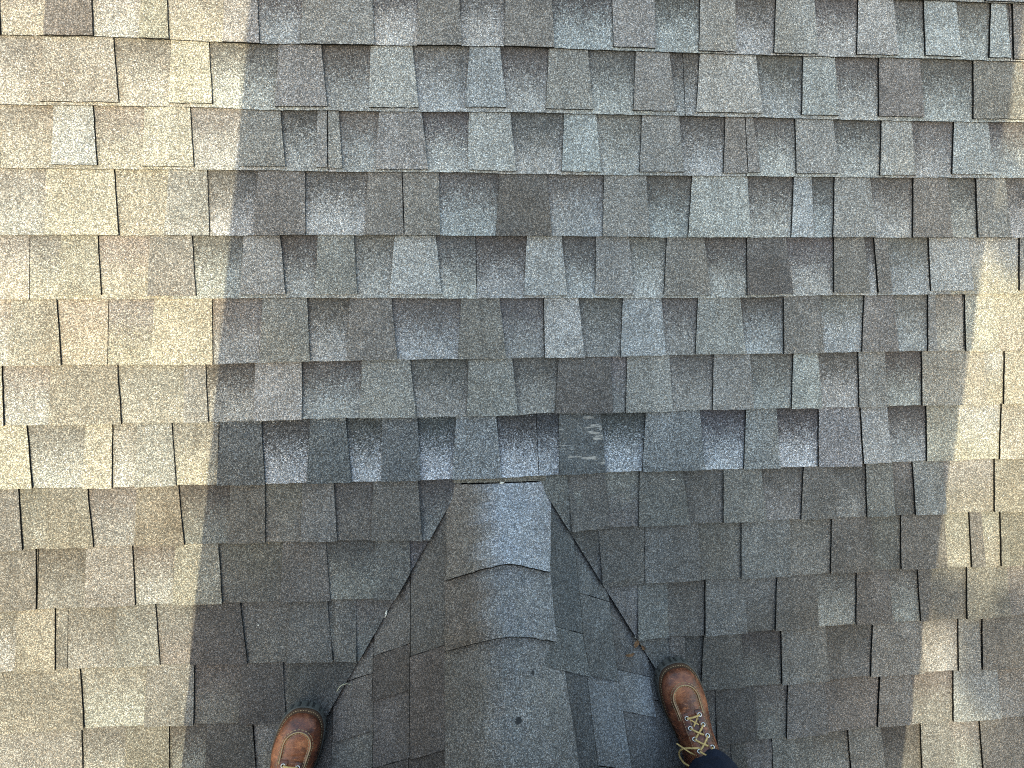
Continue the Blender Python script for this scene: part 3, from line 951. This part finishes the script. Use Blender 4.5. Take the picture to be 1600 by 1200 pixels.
    for i in range(0, n, 3):
        p = [(ol[k % n][0] + sg * nrm[k % n][0] * .0058, ol[k % n][1] + sg * nrm[k % n][1] * .0058, .0403) for k in (i, i + 1, i + 2)]
        if p[0][1] > -.2: tube(st, [p[0], mixc(p[1], (p[1][0], p[1][1], .0407), 1), (lerp(p[1][0], p[2][0], .6), lerp(p[1][1], p[2][1], .6), .0403)], .0007, 5)

    def ucurve(off, n_=70):
        pts = []
        for q in range(n_ + 1):
            a = q / n_
            if a < .28: x, t = -(.0305 + off), lerp(.116, .072, a / .28)
            elif a > .72: x, t = (.0305 + off), lerp(.072, .116, (a - .72) / .28)
            else:
                ph = math.pi * (a - .28) / .44
                x, t = -(.0305 + off) * math.cos(ph), .072 - (.036 + off) * math.sin(ph)
            if t > .072: x -= math.copysign((t - .072) * .06, x)
            x += cx(t) + sx * -.001
            pts.append((x, -t, top(x, t)))
        return pts
    for off, dash in ((.0048, True), (-.0040, True)):
        u = ucurve(off, 90)
        for i in range(0, 88, 3):
            tube(st, [(p[0], p[1], p[2] + .0004) for p in u[i:i + 3]], .00085, 5)
    tag(st.build("stitching", [M_THREAD], root), kind="stuff")
    sm = Buf()
    tube(sm, [(p[0], p[1], p[2] + .0002) for p in ucurve(.0006, 90)], .0013, 6)
    sm.build("seam_edge", [M_THREAD], root)

    # lacing flaps
    for s_ in (-1, 1):
        fb = Buf()
        NI, NJ = 30, 12
        tp_, bt_ = [], []
        for i in range(NI + 1):
            rowt, rowb = [], []
            for j in range(NJ + 1):
                q = j / NJ
                xo = lerp(.0075, .029, q)
                t0 = .0985 + .010 * max(0, (abs(q - .45) - .25) / .55) ** 2 * 4 + .004 * q
                t = lerp(t0, .215, i / NI)
                x = cx(t) + s_ * (xo + .002 * (i / NI))
                edge = .0038 * (1 - .5 * (1 if j in (0, NJ) or i == 0 else 0))
                z = top(x, t) + .0004
                rowt.append(fb.vert((x, -t, z + edge))); rowb.append(fb.vert((x, -t, z - .003)))
            tp_.append(rowt); bt_.append(rowb)
        for i in range(NI):
            for j in range(NJ):
                qd = (tp_[i][j], tp_[i + 1][j], tp_[i + 1][j + 1], tp_[i][j + 1])
                fb.face(qd if s_ > 0 else tuple(reversed(qd)))
        rt = [r[0] for r in tp_] + tp_[NI][1:] + [tp_[i][NJ] for i in range(NI - 1, -1, -1)] + list(reversed(tp_[0][1:NJ]))
        rb = [r[0] for r in bt_] + bt_[NI][1:] + [bt_[i][NJ] for i in range(NI - 1, -1, -1)] + list(reversed(bt_[0][1:NJ]))
        for i in range(len(rt)):
            j = (i + 1) % len(rt)
            fb.face((rt[j], rt[i], rb[i], rb[j]))
        fb.build("lacing_flap", [M_LEA], root, smooth=False)
        sb = Buf()
        for q in (.14, .86):
            line = []
            for i in range(0, 61):
                t = lerp(.104, .21, i / 60); x = cx(t) + s_ * lerp(.0075, .029, q)
                line.append((x, -t, top(x, t) + .0044))
            for i in range(0, 58, 3): tube(sb, line[i:i + 3], .0005, 4)
        tag(sb.build("flap_stitching", [M_THREAD], root), kind="stuff")
    ey = {}
    for s_ in (-1, 1):
        for i in range(5):
            t = .1095 + .0205 * i
            x = cx(t) + s_ * .0165
            slope = (top(x, t + .004) - top(x, t - .004)) / .008
            c = Vector((x, -t, top(x, t) + .0046))
            ex = Vector((1, 0, 0)); eyv = Vector((0, -1, slope)).normalized()
            eb = Buf()
            tube(eb, [c + (ex * math.cos(a) + eyv * math.sin(a)) * .0043 for a in [2 * math.pi * k / 16 for k in range(16)]], .0014, 6, 0, closed=True)
            hole = [eb.vert(c - Vector((0, 0, .0003)) + (ex * math.cos(2 * math.pi * k / 12) + eyv * math.sin(2 * math.pi * k / 12)) * .0036) for k in range(12)]
            eb.face(hole, 1)
            eb.build("eyelet", [M_EYE, M_HOLE], root, smooth=True)
            ey[(s_, i)] = c

    def lace(a, b2, rise, name_="lace", cut=1.0, r=.0023):
        lb = Buf()
        pts = []
        for i in range(13):
            q = i / 12 * cut
            p = a.lerp(b2, q); p = p + Vector((0, 0, .0016 + rise * math.sin(math.pi * q)))
            pts.append(p)
        tube(lb, pts, r, 7)
        lb.build(name_, [M_LACE], root, smooth=True)
    lace(ey[(-1, 0)], ey[(1, 0)], .002)
    for i in range(3):
        lace(ey[(1, i + 1)], ey[(-1, i + 2)], .0015 + .001 * (i % 2), cut=.9)
        lace(ey[(-1, i + 1)], ey[(1, i + 2)], .0042, cut=.72)
    lace(ey[(-1, 0)] + Vector((.006, -.004, -.001)), ey[(1, 1)] + Vector((-.008, .0, -.002)), .0, cut=.9, r=.0018)
    lace(ey[(1, 0)] + Vector((-.006, -.004, -.001)), ey[(-1, 1)] + Vector((.008, .0, -.002)), .001, cut=.9, r=.0018)
    # bow loop and loose end hanging over the inner side
    lb = Buf()
    q = ey[(-sx, 2)] + Vector((0, -.006, 0))
    s2 = -1 if sx > 0 else 1
    pts = [q + Vector(p) for p in ((s2 * -.008, -.012, .012), (s2 * .010, -.006, .014), (s2 * .026, -.006, .006), (s2 * .038, -.016, -.008), (s2 * .042, -.032, -.014), (s2 * .036, -.050, -.010), (s2 * .020, -.060, .002))]
    fine = []
    for i in range(len(pts) - 1):
        p0, p1, p2, p3 = pts[max(0, i - 1)], pts[i], pts[i + 1], pts[min(len(pts) - 1, i + 2)]
        for k in range(6):
            t = k / 6
            fine.append(.5 * ((2 * p1) + (-p0 + p2) * t + (2 * p0 - 5 * p1 + 4 * p2 - p3) * t * t + (-p0 + 3 * p1 - 3 * p2 + p3) * t ** 3))
    tube(lb, fine, .0023, 7)
    lb.build("lace_loop", [M_LACE], root, smooth=True)
    lb = Buf()
    tube(lb, [q + Vector(p) for p in ((s2 * .004, -.030, .012), (s2 * .022, -.014, .010), (s2 * .044, .006, -.004))], .0018, 7)
    lb.build("lace_end", [M_LACE], root, smooth=True)
    return root, (ROOF @ B)


# ------------------------------------------------------------------ the photographer
M_DENIM = plain("dark_denim", (0.020, 0.027, 0.048), 0.85, 0.2, var=0.4, vscale=60.0, bump=.5, bscale=500.0)
M_COAT = plain("canvas_jacket", (0.05, 0.055, 0.06), 0.9, 0.2, var=0.3, vscale=30.0, bump=.3, bscale=400.0)
M_SKIN = plain("skin", (0.45, 0.26, 0.18), 0.55, 0.4, var=0.12, vscale=40.0)
M_HAIR = plain("brown_hair", (0.035, 0.022, 0.014), 0.6, 0.4, var=0.4, vscale=200.0)

TOE_R, ANG_R = (0.573, -1.4865), math.radians(13.0)
TOE_L, ANG_L = (-0.333, -1.540), math.radians(-13.0)
pbase = W(0.14, -1.70, 0.0)
person = empty("person", Matrix.Translation(pbase))
tag(person, "person in brown leather work boots and dark jeans straddling the small ridge", "person")
_, BR = make_boot("boot", TOE_R, ANG_R, 1, person, "brown moc-toe work boot beside the right-hand valley, yellow laces")
_, BL = make_boot("boot", TOE_L, ANG_L, -1, person, "brown moc-toe work boot beside the left-hand valley")
bpy.context.view_layer.update()


def skin_body():
    me = bpy.data.meshes.new("body")
    V, Ed, Rd = [], [], []

    def add(p, r, prev=None):
        V.append(Vector(p) - pbase); Rd.append(r)
        if prev is not None: Ed.append((prev, len(V) - 1))
        return len(V) - 1
    px, py, pz = pbase.x, -1.70, pbase.z
    pel = add((px, py, pz + .90), (.20, .15))
    bel = add((px, py, pz + 1.05), (.20, .15), pel)
    che = add((px, py, pz + 1.26), (.215, .15), bel)
    nb_ = add((px, py + .01, pz + 1.42), (.085, .075), che)
    nk = add((px, py + .03, pz + 1.49), (.055, .055), nb_)
    hd = add((px, py + .05, pz + 1.58), (.078, .092), nk)
    ht = add((px, py + .05, pz + 1.68), (.072, .085), hd)
    for s_, BM in ((-1, BL), (1, BR)):
        ank = BM @ Vector((0, -.243, .15))
        hip = add((px + s_ * .10, py, pz + .80), (.105, .105), pel)
        hipw = V[hip] + pbase
        kn = hipw.lerp(ank, .52) + Vector((s_ * .10, -.045, 0))
        th = add(hipw.lerp(kn, .5), (.095, .095), hip)
        k_ = add(kn, (.07, .07), th)
        cf = add(kn.lerp(ank, .35) - Vector((0, .012, 0)), (.066, .066), k_)
        an = add(ank + Vector((0, -.004, 0)), (.050, .052), cf)
        sh = add((px + s_ * .17, py, pz + 1.36), (.075, .075), che)
        hand = cam.matrix_world @ Vector((s_ * .088, -.01, .035))
        el = (Vector((px + s_ * .30, py - .04, pz + 1.60)))
        e_ = add(el, (.045, .045), sh)
        fa = add(el.lerp(hand, .4), (.042, .042), e_)
        wr = add(el.lerp(hand, .84), (.028, .030), fa)
        pa = add(hand, (.030, .024), wr)
        c = cam.matrix_world
        for q in range(4):                      # fingers curl over the long edge of the phone
            y = -.030 + .020 * q
            l0 = .022 - .003 * abs(q - 1.5)
            f1 = add(c @ Vector((s_ * .070, y + .004, .030)), (.0095, .0095), pa)
            f2 = add(c @ Vector((s_ * (.070 - l0), y + .010, .024)), (.0085, .0085), f1)
            add(c @ Vector((s_ * (.070 - l0 * 1.8), y + .014, .019)), (.0075, .0075), f2)
        t1_ = add(c @ Vector((s_ * .080, -.040, .030)), (.011, .011), pa)
        add(c @ Vector((s_ * .052, -.052, .026)), (.009, .009), t1_)
    me.from_pydata([tuple(v) for v in V], Ed, [])
    o = bpy.data.objects.new("body", me)
    link(o)
    sk = o.modifiers.new("skin", 'SKIN')
    for i, r in enumerate(Rd):
        me.skin_vertices[0].data[i].radius = r
        me.skin_vertices[0].data[i].use_root = (i == 0)
    sk.use_smooth_shade = True
    ss = o.modifiers.new("sub", 'SUBSURF'); ss.levels = 2; ss.render_levels = 2
    bpy.context.view_layer.update()
    ev = o.evaluated_get(bpy.context.evaluated_depsgraph_get())
    nm = bpy.data.meshes.new_from_object(ev)
    bpy.data.objects.remove(o)
    nm.name = "body"
    for m in (M_DENIM, M_COAT, M_SKIN): nm.materials.append(m)
    for p in nm.polygons:
        c = p.center
        r = math.hypot(c.x, c.y)
        head = c.z > 1.45 and abs(c.x) < .14
        wrist = c.z > 1.78
        p.material_index = 0 if c.z < .93 else (2 if head or wrist else 1)
        p.use_smooth = True
    b = bpy.data.objects.new("body", nm)
    link(b, person)
    # hair: a close cap over the back and top of the head
    hb = Buf()
    hc = Vector((0, py + .045 - pbase.y, 1.655))
    rr = []
    for i in range(9):
        ph = math.pi / 2 * i / 8
        rr.append([hb.vert(hc + Vector((math.cos(a) * math.sin(ph) * .094, math.sin(a) * math.sin(ph) * .108 - .008, math.cos(ph) * .098 - (.045 if math.sin(a) < 0 else 0) * math.sin(ph) ** 3)) * (1 + R.uniform(-.012, .012))) for a in [2 * math.pi * k / 20 for k in range(20)]])
    for a, c in zip(rr, rr[1:]):
        for k in range(20): hb.face((a[k], c[k], c[(k + 1) % 20], a[(k + 1) % 20]))
    hb.build("hair", [M_HAIR], person, smooth=True)


skin_body()
# trouser hems falling over the boot shafts
for s_, BM in ((-1, BL), (1, BR)):
    ankw = BM @ Vector((0, -.243, .15))
    kn = Vector((pbase.x + s_ * .10, -1.70, pbase.z + .80)).lerp(ankw, .52) + Vector((s_ * .10, -.045, 0))
    ax = (kn - ankw).normalized()
    side = Vector((1, 0, 0)); side = (side - ax * side.dot(ax)).normalized(); fr = ax.cross(side)
    hb = Buf()
    rings = []
    for i in range(29):
        q = i / 28
        c = ankw + ax * lerp(-.022, .48, q)
        fold = .005 * math.sin(q * 52) * (1 - q) ** 2
        row = []
        for k in range(40):
            a = 2 * math.pi * k / 40
            r = lerp(.063, .086, q) + fold * math.cos(a - 1.1) + .0022 * math.sin(a * 5 + q * 9) + (.002 if i == 1 else 0)
            row.append(hb.vert((c + side * math.cos(a) * r * .92 + fr * math.sin(a) * r * 1.05) - pbase))
        rings.append(row)
    inner = [hb.vert((ankw + ax * -.020 + side * math.cos(2 * math.pi * k / 40) * .052 + fr * math.sin(2 * math.pi * k / 40) * .058) - pbase) for k in range(40)]
    for A, C in zip([inner] + rings, rings):
        for k in range(40): hb.face((A[k], A[(k + 1) % 40], C[(k + 1) % 40], C[k]))
    hb.build("trouser_leg", [M_DENIM], person, smooth=True)

M_PHONE = plain("phone_glass", (0.02, 0.02, 0.022), 0.2, 0.5)
ph = empty("phone", cam.matrix_world @ Matrix.Translation((0, 0, .004)))
tag(ph, "dark slab phone held up flat in both hands", "phone")
b = Buf(); box(b, (-.074, -.056, .001), (.074, .018, .009)); b.build("case", [M_PHONE], ph)
b = Buf(); box(b, (-.070, -.052, .0092), (.070, .014, .0098)); b.build("screen", [M_PHONE], ph)

# ------------------------------------------------------------------ tree beyond the eaves whose leaves dapple the right-hand side
M_BARK = plain("bark", (0.07, 0.055, 0.04), 0.95, 0.1, var=0.5, vscale=12.0)
g = NT("leaf")
g.l(g.ramp(g.noise(2.5, 3.0), [(0.3, (0.035, 0.06, 0.018)), (0.7, (0.085, 0.105, 0.03))]), g.b.inputs["Base Color"])
g.b.inputs["Roughness"].default_value = 0.6
M_LEAF = g.mat
rt = random.Random(77)
TX, TY = 1.5, -15.4
tree = empty("leafy_tree", Matrix.Translation((TX, TY, 0)))
tag(tree, "leafy tree standing on the lawn beyond the eaves, right of the chimney", "tree")
spots = []                                     # (point on the roof, clump radius)
for u, v, r in ((1.50, -.44, .07), (1.435, -.37, .035), (1.44, -.25, .03), (1.545, -.30, .06), (1.27, -1.335, .022), (1.33, -1.40, .035), (1.49, -1.39, .03),
                (1.44, -1.50, .06), (1.53, -1.46, .06), (1.56, -1.57, .07), (1.43, -1.58, .05), (1.49, -1.66, .06), (1.56, -1.78, .07), (1.50, -1.88, .06), (1.60, -1.68, .06)):
    spots.append((u, v, r, rt.uniform(16.8, 18.6)))
for i in range(60):
    spots.append((rt.uniform(1.72, 4.2), rt.uniform(-3.2, 1.6), rt.uniform(.08, .2), rt.uniform(15.5, 20.5)))
clumps = [(W(u, v, .01) + sun_dir * d, r) for u, v, r, d in spots]
tb = Buf()
trunk = [(0.0, 0.0, 0.0), (.05, .02, 2.5), (-.08, .05, 5.5), (.05, 0, 9.0), (.2, .05, 12.5), (.25, .02, 15.5), (.3, .05, 18.0)]
tube(tb, trunk, [.34, .28, .24, .19, .14, .09, .03], 12)
tb.build("trunk", [M_BARK], tree, smooth=True)
lb = Buf(); cr = Buf()
for i, (c, r) in enumerate(clumps):
    p = c - Vector((TX, TY, 0))
    zb = max(4.0, p.z - 1.2 - .3 * math.hypot(p.x, p.y))
    base = Vector((interp([(q[2], q[0]) for q in trunk], zb), interp([(q[2], q[1]) for q in trunk], zb), zb))
    midp = base.lerp(p, .55) + Vector((rt.uniform(-.1, .1), rt.uniform(-.1, .1), .15))
    if i % 3 == 0 or i < 15:
        tube(lb, [base, midp, p], [.03, .016, .005], 6)
    for k in range(int(40 * (r / .07) ** 1.6)):
        q = p + Vector((rt.gauss(0, 1), rt.gauss(0, 1), rt.gauss(0, 1))) * r * .62
        a = Vector((rt.gauss(0, 1), rt.gauss(0, 1), rt.gauss(0, .6))).normalized()
        w = a.orthogonal().normalized(); L_ = rt.uniform(.04, .07)
        ids = [cr.vert(q - a * L_), cr.vert(q + w * L_ * .45), cr.vert(q + a * L_), cr.vert(q - w * L_ * .45)]
        cr.face(ids)
lb.build("limbs", [M_BARK], tree, smooth=True)
cr.build("crown", [M_LEAF], tree)

# ------------------------------------------------------------------ bits of litter caught on the roof
M_DRY = plain("dry_leaf", (0.36, 0.20, 0.10), 0.7, 0.3, var=0.5, vscale=150.0)
M_STRAW = plain("pale_straw", (0.62, 0.58, 0.40), 0.7, 0.3, var=0.3, vscale=200.0)
M_SEED = plain("white_seed", (0.75, 0.72, 0.62), 0.7, 0.3)
M_SPECK = plain("pale_grit", (0.62, 0.60, 0.55), 0.8, 0.3, var=0.4, vscale=300.0)


def piece_at(u, v, n, ang):
    return ROOF @ Matrix.Translation((u, v, n)) @ Matrix.Rotation(ang, 4, 'Z')


def litter_leaf(u, v, ang, L_, w, label):
    o = empty("leaf_fragment", piece_at(u, v, max(cricket_n(u, v), -.008) + .012, ang))
    tag(o, label, "leaf", "dry leaf bits in the right valley")
    b = Buf(); N = 7
    rows = []
    for i in range(N + 1):
        t = i / N
        ww = w * math.sin(math.pi * min(.97, t * .9 + .06)) * (1 + .2 * math.sin(i * 2.1 + u * 50))
        z = .004 * math.sin(math.pi * t)
        rows.append([b.vert((L_ * (t - .5), ww * s, z + .005 * s * s + (.001 if s else 0))) for s in (-1, -.5, 0, .5, 1)])
    for a, c in zip(rows, rows[1:]):
        for k in range(4): b.face((a[k], c[k], c[k + 1], a[k + 1]))
    b.build("blade", [M_DRY], o, smooth=True)
    b = Buf(); tube(b, [(-L_ * .62, 0, .001), (-L_ * .5, 0, .002), (L_ * .45, .0005, .0045)], [.0007, .0006, .0003], 5)
    b.build("midrib", [M_STRAW], o)


litter_leaf(.478, -1.437, 1.1, .026, .006, "curled brown leaf fragment standing against the right valley cut")
litter_leaf(.455, -1.452, .15, .024, .004, "narrow pale-brown leaf strip lying in the right valley")
litter_leaf(.498, -1.452, -.9, .014, .004, "smallest brown leaf crumb beside the right boot")


def stem(name, pts, rad, mat, label, cat):
    c = Vector(pts[0])
    o = empty(name, ROOF @ Matrix.Translation(c))
    tag(o, label, cat)
    b = Buf()
    fine = []
    P = [Vector(p) - c for p in pts]
    for i in range(len(P) - 1):
        p0, p1, p2, p3 = P[max(0, i - 1)], P[i], P[i + 1], P[min(len(P) - 1, i + 2)]
        for k in range(5):
            t = k / 5
            fine.append(.5 * ((2 * p1) + (-p0 + p2) * t + (2 * p0 - 5 * p1 + 4 * p2 - p3) * t * t + (-p0 + 3 * p1 - 3 * p2 + p3) * t ** 3))
    fine.append(P[-1])
    n = len(fine)
    tube(b, fine, [rad * (1 - .6 * i / n) for i in range(n)], 6)
    b.build("stalk", [mat], o, smooth=True)


cn = lambda u, v, h=.008: (u, v, cricket_n(u, v) + h)
stem("grass_stem", [(-.277, -1.553, .006), (-.262, -1.520, .008), (-.251, -1.502, .012), (-.236, -1.496, .014), (-.222, -1.502, .012)], .0013, M_STRAW, "thin pale grass stem curling out of the left valley above the boot", "grass stem")


def seed(u, v, ang, L_, w, label, mat, h=.010):
    o = empty("seed", piece_at(u, v, max(cricket_n(u, v), -.012) + h, ang))
    tag(o, label, "seed", "pale seeds and chips on the roof")
    b = Buf(); rings = []
    for i in range(7):
        t = i / 6
        r = math.sin(math.pi * min(.96, max(.04, t))) ** .8
        rings.append([b.vert((L_ * (t - .5), math.cos(a) * w * r, math.sin(a) * w * .5 * r)) for a in [2 * math.pi * k / 8 for k in range(8)]])
    for a, c in zip(rings, rings[1:]):
        for k in range(8): b.face((a[k], a[(k + 1) % 8], c[(k + 1) % 8], c[k]))
    b.face(tuple(reversed(rings[0]))); b.face(tuple(rings[-1]))
    b.build("husk", [mat], o, smooth=True)


seed(-.139, -1.331, 1.25, .020, .0030, "slim pale seed husk lodged on the left valley cut", M_SEED, .016)
seed(.480, -1.424, .3, .008, .0035, "small white chip at the corner of the right valley cut", M_SEED, .018)
seed(.500, -1.432, .9, .009, .0025, "tiny pale chip behind the right valley cut", M_SEED, .018)
seed(.146, -1.0185, .1, .011, .0022, "cream chip on the sliver above the ridge cap", M_SEED, .012)
seed(.575, -1.027, .1, .012, .0011, "thin white shred on the brown tab right of the ridge end", M_SEED, .012)
seed(-.44, -1.345, .8, .004, .0018, "white grain in the slot left of the left valley", M_SEED, .012)

# loose pale grit lying along the top of the newer strip and in the left valley: too fine to count
gr = Buf()
rg = random.Random(5)


def grain(u, v, n, s):
    p = [Vector((rg.gauss(0, 1), rg.gauss(0, 1), rg.gauss(0, 1))).normalized() * s * rg.uniform(.7, 1.2) for _ in range(4)]
    c = Vector((u, v, n))
    i = [gr.vert(c + q) for q in p]
    for f in ((0, 1, 2), (0, 2, 3), (0, 3, 1), (1, 3, 2)): gr.face([i[k] for k in f])


LG = [(a / 1000, b / 1000) for a, b in COURSES[6][1]]
for i in range(520):
    u = rg.uniform(-.56, .02) if i % 6 else rg.uniform(-.56, .95)
    clump = .5 + .5 * math.sin(u * 37) * math.sin(u * 91 + 1)
    if rg.random() > clump + .15: continue
    v = interp(LG, u) - abs(rg.gauss(0, .0035)) - .0005
    grain(u, v, .0005, rg.uniform(.0008, .0018))
for i in range(230):
    t = rg.random()
    v = lerp(-1.20, -1.62, t); h = half(v)
    x = h - abs(rg.gauss(0, .035)) - .004
    u = UC - x
    if rg.random() < .25: u = UC + x
    grain(u, v, cricket_n(u, v) + .0085, rg.uniform(.0007, .0014))
for i in range(170):
    u, v = rg.uniform(-1, 1.5), rg.uniform(-1.7, .05)
    if abs(u - UC) < half(v) + .02: continue
    grain(u, v, .006, rg.uniform(.0007, .0013))
go = gr.build("loose_grit", [M_SPECK])
go.matrix_world = ROOF
tag(go, "loose pale grit scattered along the shingle edges and valleys", "grit", kind="stuff")
